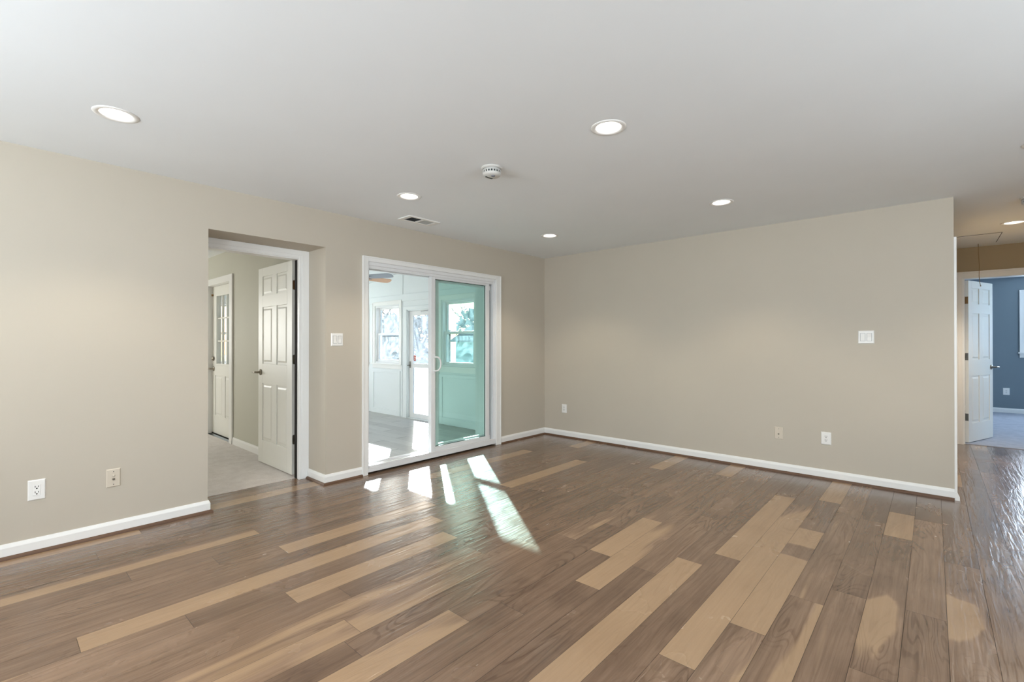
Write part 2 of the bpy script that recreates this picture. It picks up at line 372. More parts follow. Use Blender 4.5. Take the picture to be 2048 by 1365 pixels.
# (y0, y1, tones) ; tones = (near-left, near-right, far-right, far-left)
def tt(a, b): return (a, a, b, b)
PL = {
 -12: [(-4.2, -3.4, tt(.30, .25))],
 -11: [(-4.2, -3.0, tt(.62, .40))],
 -10: [(-4.15, -3.05, tt(1.05, 1.05))],
 -9: [(-7.4, -4.50, tt(.95, .78)), (-4.50, -3.35, tt(.30, .18))],
 -8: [(-7.4, -4.25, tt(.40, .38)), (-4.25, -2.6, tt(.16, .15))],
 -7: [(-7.4, -4.75, tt(.30, .28)), (-4.75, -3.75, tt(.22, .2))],
 -6: [(-7.4, -4.35, tt(.26, .26))],
 -5: [(-7.4, -3.98, (.15, 1.45, 1.45, .15)), (-3.98, -2.4, tt(.18, .2))],
 -4: [(-7.4, -4.674, tt(.3, .3)), (-4.674, -3.87, tt(.46, .35)), (-2.1, -1.07, tt(.2, .2)), (-1.07, -.45, tt(.28, .3)), (-.45, .05, tt(.85, .8))],
 -3: [(-5.6, -4.3, tt(.4, .4)), (-4.3, -3.3, tt(.33, .2))],
 -2: [(-5.2, -3.98, tt(.35, .42)), (-3.98, -2.85, tt(.80, 1.0)), (-2.85, -1.2, tt(.3, .2))],
 -1: [(-5.4, -3.9, tt(.35, .3)), (-3.9, -2.14, tt(.22, .2)), (-2.14, -.93, tt(1.05, 1.05)), (-.93, .05, tt(.2, .2))],
 0: [(-4.932, -3.02, tt(1.05, .95)), (-3.02, -1.9, tt(.35, .3))],
 1: [(-6.2, -4.574, tt(1.05, .45)), (-4.574, -3.3, tt(.22, .26)), (-2.05, -.9, tt(.25, .2))],
 2: [(-5.6, -4.182, tt(.42, .36)), (-4.182, -3.15, tt(1.05, .9)), (-3.15, -1.9, tt(.28, .3)), (-1.9, -.7, tt(.45, .33))],
 3: [(-5.4, -3.978, tt(.36, .4)), (-3.978, -2.9, tt(.12, .2)), (-1.6, -.5, tt(.3, .3))],
 4: [(-6.0, -3.2, tt(.66, .56)), (-3.2, -2.2, tt(.3, .3))],
 5: [(-6.0, -4.1, tt(.56, .66)), (-4.1, -2.9, tt(.58, .4))],
 6: [(-6.0, -4.181, tt(.15, .2)), (-4.181, -2.67, tt(.32, .30)), (-2.67, -1.6, tt(.62, .40))],
 7: [(-5.6, -3.73, tt(1.05, .72)), (-3.73, -2.3, tt(.24, .25)), (-2.3, -.9, tt(.3, .34))],
 8: [(-4.6, -3.522, tt(.25, .22)), (-3.522, -2.732, tt(.18, .24)), (-2.732, -2.02, tt(1.05, 1.05)), (-2.02, -.52, tt(.46, .34)), (-.52, .05, tt(.95, .78))],
 9: [(-4.9, -3.103, tt(.28, .18)), (-3.103, -1.6, tt(.95, .36)), (-1.6, -.6, tt(.40, .42))],
 10: [(-4.6, -2.75, tt(.12, .16)), (-2.75, -1.7, tt(.50, .42)), (-1.7, .05, tt(.30, .44))],
 11: [(-5.0, -2.472, tt(1.05, 1.0)), (-2.472, -1.2, tt(.36, .3))],
 12: [(-4.1, -2.278, tt(.30, .32)), (-2.278, -.812, tt(1.05, 1.05)), (-.812, .05, tt(.22, .16))],
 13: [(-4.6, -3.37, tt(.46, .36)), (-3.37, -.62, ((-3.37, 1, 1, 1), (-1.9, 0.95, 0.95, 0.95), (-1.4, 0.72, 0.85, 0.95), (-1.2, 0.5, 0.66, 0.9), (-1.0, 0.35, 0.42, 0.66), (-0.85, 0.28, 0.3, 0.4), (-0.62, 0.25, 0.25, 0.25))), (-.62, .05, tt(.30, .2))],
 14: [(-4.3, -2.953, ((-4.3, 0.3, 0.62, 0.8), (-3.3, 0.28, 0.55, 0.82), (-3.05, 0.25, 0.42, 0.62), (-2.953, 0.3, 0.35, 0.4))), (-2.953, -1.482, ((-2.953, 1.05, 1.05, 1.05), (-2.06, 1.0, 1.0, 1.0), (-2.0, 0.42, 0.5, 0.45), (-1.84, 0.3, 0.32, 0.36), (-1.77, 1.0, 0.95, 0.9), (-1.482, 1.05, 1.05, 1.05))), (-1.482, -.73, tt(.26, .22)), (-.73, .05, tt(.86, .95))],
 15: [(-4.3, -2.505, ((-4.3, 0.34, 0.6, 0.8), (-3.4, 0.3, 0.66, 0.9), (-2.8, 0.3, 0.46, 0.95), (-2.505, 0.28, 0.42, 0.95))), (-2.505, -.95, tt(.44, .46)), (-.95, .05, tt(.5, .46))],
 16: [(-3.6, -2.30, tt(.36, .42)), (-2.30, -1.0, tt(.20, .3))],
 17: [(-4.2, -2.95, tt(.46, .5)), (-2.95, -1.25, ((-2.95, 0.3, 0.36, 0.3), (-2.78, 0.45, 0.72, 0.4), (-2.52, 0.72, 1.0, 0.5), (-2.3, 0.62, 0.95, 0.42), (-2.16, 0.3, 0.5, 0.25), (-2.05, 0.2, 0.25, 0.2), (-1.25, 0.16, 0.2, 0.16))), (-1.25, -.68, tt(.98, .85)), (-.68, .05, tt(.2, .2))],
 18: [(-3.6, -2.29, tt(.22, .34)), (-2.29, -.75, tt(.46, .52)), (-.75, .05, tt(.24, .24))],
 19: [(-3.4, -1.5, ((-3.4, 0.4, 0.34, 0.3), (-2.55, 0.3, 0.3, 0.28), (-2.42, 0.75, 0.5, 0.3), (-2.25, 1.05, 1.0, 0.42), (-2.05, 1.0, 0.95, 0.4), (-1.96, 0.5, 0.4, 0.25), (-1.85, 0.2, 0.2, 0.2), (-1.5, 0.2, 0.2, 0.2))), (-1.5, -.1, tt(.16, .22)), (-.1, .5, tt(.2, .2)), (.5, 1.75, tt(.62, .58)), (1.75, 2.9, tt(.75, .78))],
 20: [(-3.6, -1.3, tt(.50, .24)), (-1.3, .6, tt(.2, .2))],
 21: [(-3.4, -1.5, tt(.52, .3))],
}
rnd = random.Random(5)
bmf = bmesh.new()
tone_l = bmf.loops.layers.float.new('tone'); seed_l = bmf.loops.layers.float.new('seed')
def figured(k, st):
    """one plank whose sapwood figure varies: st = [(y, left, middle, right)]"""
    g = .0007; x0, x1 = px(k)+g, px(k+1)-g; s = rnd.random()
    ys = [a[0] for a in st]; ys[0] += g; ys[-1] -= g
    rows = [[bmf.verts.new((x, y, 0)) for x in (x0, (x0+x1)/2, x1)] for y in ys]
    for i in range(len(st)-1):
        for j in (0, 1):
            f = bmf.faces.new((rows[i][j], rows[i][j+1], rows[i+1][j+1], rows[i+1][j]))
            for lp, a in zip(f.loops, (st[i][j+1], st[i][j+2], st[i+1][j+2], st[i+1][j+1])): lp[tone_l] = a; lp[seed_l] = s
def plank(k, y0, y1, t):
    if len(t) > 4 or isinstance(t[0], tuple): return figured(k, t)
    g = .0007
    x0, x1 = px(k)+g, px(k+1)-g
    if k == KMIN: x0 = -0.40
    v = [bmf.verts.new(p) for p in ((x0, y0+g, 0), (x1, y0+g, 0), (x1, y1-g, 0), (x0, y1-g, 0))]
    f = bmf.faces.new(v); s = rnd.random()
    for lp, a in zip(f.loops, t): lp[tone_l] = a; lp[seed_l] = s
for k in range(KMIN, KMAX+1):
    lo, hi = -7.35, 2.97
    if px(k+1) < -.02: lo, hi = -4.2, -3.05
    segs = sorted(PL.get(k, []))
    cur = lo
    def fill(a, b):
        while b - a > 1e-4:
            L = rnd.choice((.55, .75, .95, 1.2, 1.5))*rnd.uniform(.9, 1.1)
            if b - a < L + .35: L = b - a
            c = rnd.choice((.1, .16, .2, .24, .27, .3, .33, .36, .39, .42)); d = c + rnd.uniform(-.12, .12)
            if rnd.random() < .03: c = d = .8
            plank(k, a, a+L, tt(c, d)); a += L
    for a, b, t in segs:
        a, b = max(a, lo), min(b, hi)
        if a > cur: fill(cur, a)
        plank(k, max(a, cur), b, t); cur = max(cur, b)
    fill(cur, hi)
b0 = len(bmf.faces)
v = [bmf.verts.new(p) for p in ((-.40, -4.2, -.002), (-.02, -4.2, -.002), (-.02, -3.05, -.002), (-.40, -3.05, -.002))]; f = bmf.faces.new(v); f.material_index = 1
v = [bmf.verts.new(p) for p in ((-.02, -7.35, -.002), (6.75, -7.35, -.002), (6.75, 2.97, -.002), (-.02, 2.97, -.002))]; f = bmf.faces.new(v); f.material_index = 1
mef = bpy.data.meshes.new('floor'); bmf.to_mesh(mef); bmf.free()
mef.materials.append(M['floor']); mef.materials.append(M['dark'])
floor = bpy.data.objects.new('floor', mef); C.objects.link(floor)
struct(floor, 'brown hand-scraped walnut plank floor with scattered pale sapwood planks', 'floor')

def slab(name, boxes, mat, label=None, cat='wall'):
    m = MB()
    for b in boxes: m.box(*b)
    return struct(m.build(name, mat), label, cat)
slab('floor_side_room', [(-5.6, -.40, -7.4, -3.13, -.12, .002)], M['carpet'], 'beige carpet in the room behind the left doorway', 'floor')
slab('floor_bedroom', [(3.0, 7.2, 2.97, 7.2, -.12, .006)], M['carpet_blue'], 'bluish grey carpet in the far bedroom', 'floor')
slab('floor_sunroom', [(-5.6, -.10, -3.0, YN+.1, FZ-.1, FZ)], M['laminate'], 'grey laminate floor of the sunroom beyond the glass door', 'floor')

# ---- walls
slab('wall_left', [(-.34, 0, -7.42, -4.085, 0, 2.5), (-.34, 0, -4.085, -3.172, 2.118, 2.5), (-.34, 0, -3.172, -2.755, FZ, 2.5),
                   (-.34, 0, -2.755, -.985, 2.046, 2.5), (-.34, 0, -.985, .12, FZ, 2.5), (-.34, -.1, -2.755, -.985, FZ-.1, .02)],
     M['wall'], 'greige left wall with the doorway recess and the sliding door', 'wall')
slab('wall_back', [(0, 4.165, 0, .12, 0, 2.5)], M['wall'], 'greige far wall right of the room corner', 'wall')
slab('wall_back_right', [(5.15, 6.7, 0, .12, 0, 2.5)], M['wall'])
slab('wall_hall_left', [(4.045, 4.165, .12, 2.9, 0, 2.5)], M['hall'])
slab('wall_hall_right', [(5.15, 5.27, .12, 2.9, 0, 2.5)], M['hall'])
slab('wall_hall_end', [(4.045, 4.305, 2.9, 3.02, 0, 2.5), (5.075, 5.27, 2.9, 3.02, 0, 2.5), (4.305, 5.075, 2.9, 3.02, 2.075, 2.5)], M['hall'],
     'tan wall above the bedroom door at the end of the hall', 'wall')
def window_wall(name, axis, a0, a1, c0, c1, z1, openings, mat, z0=0.0):
    """wall along x (axis 'x') or y with openings (a,b,za,zb); c0..c1 is its thickness"""
    m = MB(); cur = a0
    def bx(p, q, za, zb):
        if axis == 'x': m.box(p, q, c0, c1, za, zb)
        else: m.box(c0, c1, p, q, za, zb)
    for a, b, za, zb in sorted(openings):
        if a > cur: bx(cur, a, z0, z1)
        if za > z0: bx(a, b, z0, za)
        if zb < z1: bx(a, b, zb, z1)
        cur = b
    if cur < a1: bx(cur, a1, z0, z1)
    return struct(m.build(name, mat), None, 'wall')
window_wall('wall_rear', 'x', -.0, 6.7, -7.42, -7.30, 2.5, [(1.0, 2.8, .9, 2.1), (3.6, 5.4, .9, 2.1)], M['wall'])
window_wall('wall_right', 'y', -7.42, .12, 6.60, 6.72, 2.5, [(-4.5, -2.7, .9, 2.1)], M['wall'])
window_wall('wall_bedroom_right', 'y', 3.02, 7.19, 7.08, 7.2, 2.5, [(4.0, 5.2, 1.1, 2.12)], M['bed'])
window_wall('wall_bedroom_end', 'x', 3.0, 7.2, 7.07, 7.19, 2.5, [(5.27, 6.23, 1.10, 2.12)], M['bed'])
slab('wall_bedroom_left', [(3.0, 3.12, 3.02, 7.19, 0, 2.5)], M['bed'])
slab('wall_bedroom_front', [(3.0, 4.045, 2.9, 3.02, 0, 2.5), (5.27, 7.2, 2.9, 3.02, 0, 2.5)], M['bed'])
# side room
window_wall('wall_side_room_far', 'y', -7.42, -3.0, -5.72, -5.6, 2.5, [(-5.95, -4.65, .9, 2.1)], M['side'])
slab('wall_side_room_rear', [(-5.6, -.34, -7.42, -7.3, 0, 2.5)], M['side'])
slab('wall_side_room_door', [(-.44, -.34, -7.42, -4.08, 0, 2.5), (-.44, -.34, -4.08, -3.258, 2.052, 2.5), (-.374, -.34, -3.242, -3.13, 0, 2.5)], M['side'])
XD0, XD1 = -3.525, -2.565
window_wall('wall_side_room_right', 'x', -5.6, -.34, -3.13, -3.065, 2.5, [(XD0, XD1, 0, 2.06)], M['side'])
window_wall('wall_sunroom_left', 'x', -5.6, -.34, -3.065, -3.0, 3.1, [(XD0, XD1, 0, 2.06)], M['sun'], FZ-.1)
# sunroom
WIN = [(-5.62, -4.75, .86, 2.00), (-4.42, -3.585, .86, 2.00), (-2.335, -1.50, .86, 2.00)]
PD0, PD1 = -3.345, -2.465
window_wall('wall_sunroom_back', 'x', -5.72, -.34, YN, YN+.14, 3.1, WIN[1:]+[(-5.5, -4.75, .86, 2.0), (PD0, PD1, FZ-.1, 1.90)], M['sun'], FZ-.1)
window_wall('wall_sunroom_far', 'y', -3.065, YN+.14, -5.72, -5.6, 3.1, [(-2.45, -.35, .86, 2.0)], M['sun'], FZ-.1)
slab('wall_sunroom_right', [(-.352, -.34, -3.0, -2.755, FZ, 3.1), (-.352, -.34, -.985, YN, FZ, 3.1), (-.352, -.34, -2.755, -.985, 2.046, 3.1)], M['sun'])

# ---- ceilings (main one cut for the recessed lamps)
LAMPS = [(.906, -4.75), (.906, -2.93), (.906, -1.07), (2.72, -2.93), (2.72, -1.09), (4.53, -1.07), (4.63, 1.50), (2.72, -4.75), (4.53, -6.5), (2.72, -6.5), (.906, -6.5)]
m = MB(); m.box(-.44, 6.72, -7.42, .12, H, H+.14); m.box(4.045, 5.27, .12, 3.02, H, H+.14)
ceil = m.build('ceiling', M['ceil']); struct(ceil, 'smooth white ceiling over the main room and hall', 'ceiling')
cut = MB()
for x, y in LAMPS: cut.lathe([(0, H-.05), (.072, H-.05), (.072, H+.09), (0, H+.09)], 40, (x, y, 0))
cutter = cut.build('cutter', M['ceil'])
bo = ceil.modifiers.new('holes', 'BOOLEAN'); bo.object = cutter; bo.operation = 'DIFFERENCE'; bo.solver = 'EXACT'
bpy.context.view_layer.update()
dg = bpy.context.evaluated_depsgraph_get()
newme = bpy.data.meshes.new_from_object(ceil.evaluated_get(dg)); ceil.modifiers.clear(); ceil.data = newme
bpy.data.objects.remove(cutter)
for p_ in newme.polygons: p_.use_smooth = False
slab('ceiling_side_room', [(-5.72, -.44, -7.42, -3.0, H, H+.1)], M['ceil'], None, 'ceiling')
slab('ceiling_bedroom', [(3.0, 7.2, 3.02, 7.2, H, H+.1)], M['ceil'], None, 'ceiling')
m = MB(); m.prism([(-5.75, 2.36), (-.30, 2.98), (-.30, 3.1), (-5.75, 2.5)], -3.065, YN+.14, 'y')
struct(m.build('ceiling_sunroom', M['sun']), 'sloping white ceiling of the sunroom', 'ceiling')

# ---- baseboards, shoe moulding
BBH = .088
def run(m, pts, sgn, prof):
    """sweep profile [(d,z)] along wall-face points with mitred corners; sgn=+1: the room lies left of the path"""
    n = len(pts); P = [Vector((x, y)) for x, y in pts]
    dirs = [(P[i+1]-P[i]).normalized() for i in range(n-1)]
    nor = [Vector((-d.y, d.x))*sgn for d in dirs]
    off = []
    for i in range(n):
        if i == 0: off.append(nor[0])
        elif i == n-1: off.append(nor[-1])
        else: off.append((nor[i-1]+nor[i])/(1+nor[i-1].dot(nor[i])))
    rows = [[m.bm.verts.new((p.x+o.x*d, p.y+o.y*d, z)) for d, z in prof] for p, o in zip(P, off)]
    k = len(prof); m.bm.faces.new(rows[0]); m.bm.faces.new(rows[-1][::-1])
    for A, B in zip(rows, rows[1:]):
        for i in range(k): j = (i+1) % k; m.bm.faces.new((A[i], B[i], B[j], A[j]))
BBP = [(0, .0), (.014, .0), (.014, BBH-.022), (.010, BBH-.010), (.006, BBH), (0, BBH)]
SHP = [(.014, 0)] + [(.014+.017*math.sin(t*PI/12), .019*math.cos(t*PI/12)) for t in range(6, -1, -1)]
def baseboard_run(name, pts, sgn): m = MB(); run(m, pts, sgn, BBP); return struct(m.build(name, M['trim']), None, 'baseboard')
def shoe_run(name, pts, sgn): m = MB(); run(m, pts, sgn, SHP); return struct(m.build(name, M['shoe']), None, 'trim')
def baseboard(name, axis, a, b, face, sgn):
    t = .014*sgn
    m = MB(); m.prism([(face, .0), (face+t, .0), (face+t, BBH-.022), (face+t*.72, BBH-.010), (face+t*.45, BBH), (face, BBH)], a, b, axis)
    return struct(m.build(name, M['trim']), None, 'baseboard')
RUN = [[(0, -7.3), (0, -4.085), (-.318, -4.085)], [(-.318, -3.172), (0, -3.172), (0, -2.816)], [(0, -.902), (0, 0), (4.165, 0)]]
for i, (nm, sg) in enumerate((('left', -1), ('centre', -1), ('back', -1))):
    baseboard_run('baseboard_'+nm, RUN[i], sg); shoe_run('trim_%d' % (i+1), RUN[i], sg)
baseboard('baseboard_side_room', 'x', -2.46, -.45, -3.13, -1); baseboard('baseboard_bedroom', 'x', 3.12, 7.08, 7.07, -1)
# hall side: door casing capping the end of the far wall
m = MB(); m.box(4.165, 4.182, .0, .075, 0, 2.118)
struct(m.build('trim_6', M['trim'], None, .002), 'narrow white casing edge at the end of the far wall', 'trim')
m = MB(); m.prism([(4.165, 0), (4.195, 0), (4.195, .03), (4.182, BBH*.7), (4.165, BBH*.7)], -.014, .0, 'y')
struct(m.build('trim_7', M['trim']), None, 'trim')
# sunroom wall boards
m = MB()
m.box(-5.6, -.352, YN-.014, YN, 2.05, 2.185)
struct(m.build('trim_8', M['sun'], None, .003), 'white header board on the sunroom window wall', 'trim')
m = MB(); m.box(-3.55, -3.47, YN-.010, YN, 2.185, 2.62)
struct(m.build('trim_9', M['sun'], None, .003), None, 'trim')
m = MB(); m.ring(-4.56, -3.56, FZ, .72, YN-.012, YN, .085, .085, .10, .05)
struct(m.build('trim_10', M['sun'], None, .003), 'white panel moulding below the left sunroom window', 'trim')
m = MB(); m.ring(-2.40, -.36, FZ, .72, YN-.012, YN, .085, .085, .12, .05)
struct(m.build('trim_11', M['sun'], None, .003), None, 'trim')

# ------------------------------------------------------------------ doors
def six_panel(w, h, t=.035, lites=None):
    """slab in XZ, x 0..w, centred on y=0, panels on both faces"""
    m = MB(); st = .108*w/.82; mid = .11*w/.82; pw = (w-2*st-mid)/2; r = .007
    rows = [(.235, .83), (1.035, 1.625), (1.745, 1.945)]
    if lites: rows = [(.25, .80)]
    y = t/2
    # core, stiles, rails
    top = h if not lites else lites[2]
    m.box(0, st, -y, y, 0, h); m.box(w-st, w, -y, y, 0, h)
    zs = [0]
    for a, b in rows: zs += [a, b]
    zs.append(h if not lites else lites[2])
    for i in range(0, len(zs), 2): m.box(st, w-st, -y, y, zs[i], zs[i+1])
    for a, b in rows:
        m.box(st+pw, st+pw+mid, -y, y, a, b)
        for x0 in (st, st+pw+mid):
            m.box(x0, x0+pw, -y+r, y-r, a, b)
            for s in (-1, 1):
                m.frustum(x0+.020, x0+pw-.020, a+.020, b-.020, s*(y-r), s*(y-.0015), .017)
    if lites:
        lx0, lx1, lz0, lz1 = lites
        m.box(st, w-st, -y, y, lz1, h)
        if lx0 > st: m.box(st, lx0, -y, y, lz0, lz1); m.box(lx1, w-st, -y, y, lz0, lz1)
    return m
def lever(parent, x, z, side, toward, mat, y=.0175):
    """rose + lever on face side (-1/+1), lever pointing in x direction toward"""
    m = MB()
    m.lathe([(0, side*(y)), (.032, side*(y)), (.032, side*(y+.006)), (.026, side*(y+.011)), (.012, side*(y+.013)), (.011, side*(y+.045)), (0, side*(y+.047))], 28, (x, 0, z), 'y')
    m.tube([(x, side*(y+.044), z), (x+toward*.03, side*(y+.047), z), (x+toward*.075, side*(y+.047), z-.002), (x+toward*.112, side*(y+.044), z-.003)], [.0105, .010, .0085, .0075], 12)
    return m.build('lever_handle', mat, parent)
def hinge(parent, x, y, z, mat, leaf_axis='y', ld=1):
    m = MB()
    m.lathe([(0, z-.046), (.0075, z-.046), (.0075, z+.046), (0, z+.046)], 16, (x, y, 0))
    for k in (-.026, -.009, .009, .026): m.lathe([(.0079, z+k-.001), (.0079, z+k+.001)], 16, (x, y, 0))
    prof = [(0, z-.045), (.026, z-.045), (.034, z-.037), (.034, z+.037), (.026, z+.045), (0, z+.045)]
    m.poly(prof, 0, .003, lambda u, v_, h: (-.0032+h, y-ld*u, v_))
    return m.build('hinge', mat, parent)

# door_1: six panel door standing open into the side room
d1 = empty('door_1', (-.490, -3.258, 0), PI)        # local +x runs to -X world
struct(d1, 'white six panel door standing open in the recessed left doorway', 'door')
o = six_panel(.82, 2.035).build('slab', M['door'], d1, .0015); o.location = (0, -.0175, .012)
h_ = lever(d1, .755, .955, 1, 1, M['nickel']); h_.location = (0, -.0175, 0)
h_ = lever(d1, .755, .955, -1, 1, M['nickel']); h_.location = (0, -.0175, 0)
for z, mt in ((1.815, M['brass']), (1.105, M['steel']), (.345, M['steel'])): hinge(d1, -.010, -.040, z, mt, 'y', -1)
# its frame
m = MB()
yj0, yj1, zj = -4.08, -3.258, 2.052
m.box(-.374, -.336, yj1-.002, yj1+.016, 0, zj); m.box(-.445, -.336, yj0, yj0+.018, 0, zj); m.box(-.445, -.336, yj0+.018, yj1-.002, zj-.016, zj)
m.box(-.336, -.326, yj1-.006, -3.1725, 0, 2.1175); m.box(-.336, -.326, -4.0845, yj1-.006, zj-.008, 2.1175)
m.box(-.326, -.320, yj1+.020, -3.1725, 0, 2.1175); m.box(-.326, -.320, -4.0845, yj1+.020, zj+.022, 2.1175)
m.box(-.326, -.322, yj1-.004, yj1+.006, 0, zj+.004)
struct(m.build('trim_12', M['trim'], None, .0025), 'white door casing at the back of the left recess', 'trim')

m = MB(); m.box(-.412, -.3745, -3.266, -3.245, .004, 2.035); struct(m.build('trim_16', M['dark']), 'dark strip standing in for the unlit hinge gap of the recessed door', 'trim')  # dark strip painted in for the shade between door edge and jamb
# door_2: nine lite door from the side room to the sunroom
W2 = XD1-XD0-.05
d2 = empty('door_2', (XD0+.025, -3.045, 0)); struct(d2, 'cream half glazed nine pane door in the side room', 'door')
lx0, lx1, lz0, lz1 = .185, W2-.185, .965, 1.90
six_panel(W2, 2.03, .044, (lx0, lx1, lz0, lz1)).build('slab', M['door'], d2, .0015).location = (0, 0, .015)
m = MB()
for y0 in (-.030, .022): m.ring(lx0-.022, lx1+.022, lz0-.012, lz1+.028, y0, y0+.008, .024)
for i in (1, 2):
    xx = lx0+(lx1-lx0)*i/3; zz = lz0+(lz1-lz0)*i/3+.012
    m.box(xx-.009, xx+.009, -.014, .014, lz0, lz1+.02); m.box(lx0, lx1, -.014, .014, zz-.010, zz+.010)
m.build('glazing_bars', M['door'], d2, .002)
m = MB(); m.box(lx0, lx1, -.002, .002, lz0+.012, lz1+.017); m.build('glass', M['glass'], d2)
lever(d2, .060, .905, -1, -1, M['nickel'], .022)
m = MB(); m.lathe([(0, -.022), (.030, -.022), (.030, -.032), (.020, -.046), (0, -.048)], 28, (.060, 0, 1.045), 'y'); m.build('deadbolt', M['nickel'], d2)
m = MB(); m.lathe([(0, -.022), (.014, -.022), (.014, -.04), (0, -.044)], 20, (.02, 0, 1.93), 'y'); m.build('door_catch', M['brass'], d2)
m = MB(); m.box(.0, W2, -.030, .030, 0, .016); m.build('sweep', M['dark'], d2)
m = MB()
m.box(XD0, XD0+.023, -3.130, -3.0, 0, 2.06); m.box(XD1-.023, XD1, -3.130, -3.0, 0, 2.06); m.box(XD0, XD1, -3.13, -3.0, 2.047, 2.06)
m.box(XD0-.09, XD0+.006, -3.150, -3.130, 0, 2.13); m.box(XD1-.006, XD1+.095, -3.150, -3.130, 0, 2.13); m.box(XD0, XD1, -3.150, -3.130, 2.045, 2.13)
struct(m.build('trim_13', M['trim'], None, .003), 'white casing around the nine pane door', 'trim')

# door_3: bedroom door at the end of the hall, opened into the bedroom
dv = Vector((.263, .711)).normalized()
d3 = empty('door_3', (4.338, 3.035, 0), math.atan2(dv.y, dv.x)); struct(d3, 'white six panel door open into the far bedroom', 'door')
o = six_panel(.745, 2.035).build('slab', M['door'], d3, .0015); o.location = (0, -.0175, .014)
h_ = lever(d3, .690, .945, -1, 1, M['nickel']); h_.location = (0, -.0175, 0)
for z, mt in ((1.80, M['brass']), (1.09, M['steel']), (.33, M['steel'])):
    m = MB(); m.box(-.004, -.001, -.033, -.003, z-.045, z+.045); m.lathe([(0, z-.046), (.0075, z-.046), (.0075, z+.046), (0, z+.046)], 14, (-.006, .004, 0))
    m.build('hinge', mt, d3)
m = MB()
m.box(4.305, 4.322, 2.895, 3.025, 0, 2.075); m.box(5.058, 5.075, 2.895, 3.025, 0, 2.075); m.box(4.322, 5.058, 2.895, 3.025, 2.060, 2.075)
m.box(4.322, 4.334, 2.94, 2.985, 0, 2.06)
m.box(4.250, 4.312, 2.884, 2.900, 0, 2.143); m.box(5.068, 5.130, 2.884, 2.900, 0, 2.143); m.box(4.312, 5.068, 2.884, 2.900, 2.069, 2.143)
m.box(4.250, 4.272, 2.878, 2.884, 0, 2.143); m.box(4.272, 5.13, 2.878, 2.884, 2.121, 2.143)
struct(m.build('trim_14', M['trim'], None, .0025), 'white casing around the bedroom door', 'trim')

# door_4: sliding patio door in the left wall
d4 = empty('door_4', (0, -2.755, 0), PI/2)   # local x -> +Y world, local -y -> +X (room side)
struct(d4, 'white vinyl sliding patio door with a teal tinted panel slid half open', 'door')
OW = 2.755-.985
m = MB()   # casing on the room face (local y<0)
m.box(-.060, .0, -.018, 0, 0, 2.094); m.box(OW, OW+.082, -.018, 0, 0, 2.094); m.box(0, OW, -.018, 0, 2.046, 2.094)
m.box(-.060, -.047, -.024, -.018, 0, 2.094); m.box(OW+.066, OW+.082, -.024, -.018, 0, 2.094); m.box(-.047, OW+.066, -.024, -.018, 2.080, 2.094)
m.build('casing', M['trim'], d4, .0025)
m = MB()   # frame
m.box(0, .014, -.004, .15, .02, 2.046); m.box(OW-.014, OW, -.004, .15, .02, 2.046)
m.box(.014, OW-.014, -.004, .15, 2.012, 2.046); m.box(.014, OW-.014, .006, .03, 1.985, 2.012); m.box(.014, OW-.014, .064, .075, 1.990, 2.012); m.box(.014, OW-.014, .118, .15, 1.986, 2.012)
m.box(.014, .034, .118, .15, .06, 1.96)
m.box(.0, OW, -.012, .15, .022, .062); m.box(.014, OW-.014, -.012, .004, .062, .085); m.box(.014, OW-.014, .064, .072, .062, .075); m.box(.014, OW-.014, .13, .15, .062, .08)
m.box(OW-.035, OW-.014, .004, .12, .062, 2.0)
m.box(-.0, .012, .15, .345, .02, 2.046); m.box(OW-.012, OW, .15, .345, .02, 2.046); m.box(.012, OW-.012, .15, .345, 2.034, 2.046)
m.build('frame', M['vinyl'], d4, .002)
# fixed panel (outer track)
f0, f1 = .825, OW-.016
m = MB(); m.ring(f0, f1, .066, 1.985, .080, .114, .112, .058, .075, .045); fp = m.build('fixed_panel', M['vinyl'], d4, .003)
m = MB(); m.box(f0+.112, f1-.058, .094, .098, .14, 1.94); m.build('glass', M['glass_tint'], fp)
m = MB(); m.box(f0-.006, f0+.0, .078, .116, .066, 1.985); m.build('weatherstrip', M['vinyl'], fp)
# sliding panel (inner track)
s0, s1 = .785, .785+.898
m = MB(); m.ring(s0, s1, .064, 2.004, .020, .058, .056, .060, .062, .042); sp = m.build('sliding_panel', M['vinyl'], d4, .003)
m = MB(); m.box(s0+.056+.020, s1-.060, .036, .040, .126, 1.962); m.build('tinted_glass', M['glass_tint'], sp)
m = MB(); m.box(s0+.056, s0+.056+.020, .036, .040, .126, 1.962); m.build('clear_glass_edge', M['glass'], sp)
m = MB(); m.ring(s0+.056, s1-.060, .126, 1.962, .032, .044, .004); m.build('gasket', M['gasket'], sp)
m = MB(); m.box(s0+.022, s0+.050, .012, .020, .93, 1.14); hp = m.build('handle_plate', M['vinyl'], sp, .003)
hz = 1.035; hx = s0+.030
arc = [(hx, .014, hz-.075), (hx+.005, -.02, hz-.076)] + [(hx+.012+.052*math.cos(a), -.028, hz+.074*math.sin(a)) for a in [math.radians(d) for d in range(-80, 81, 16)]] + [(hx+.005, -.02, hz+.076), (hx, .014, hz+.075)]
m = MB(); m.tube(arc, .0085, 10); m.build('pull_handle', M['vinyl'], sp)
# dark channel beside the sliding panel
m = MB(); m.box(s1+.004, OW-.036, .072, .078, .066, 1.985); m.build('side_channel', M['grey'], d4)
m = MB(); m.box(s1+.006, s1+.022, .03, .06, .066, .13); m.box(s1+.006, s1+.024, .03, .06, 1.91, 1.965); m.build('bumper', M['vinyl'], d4, .002)

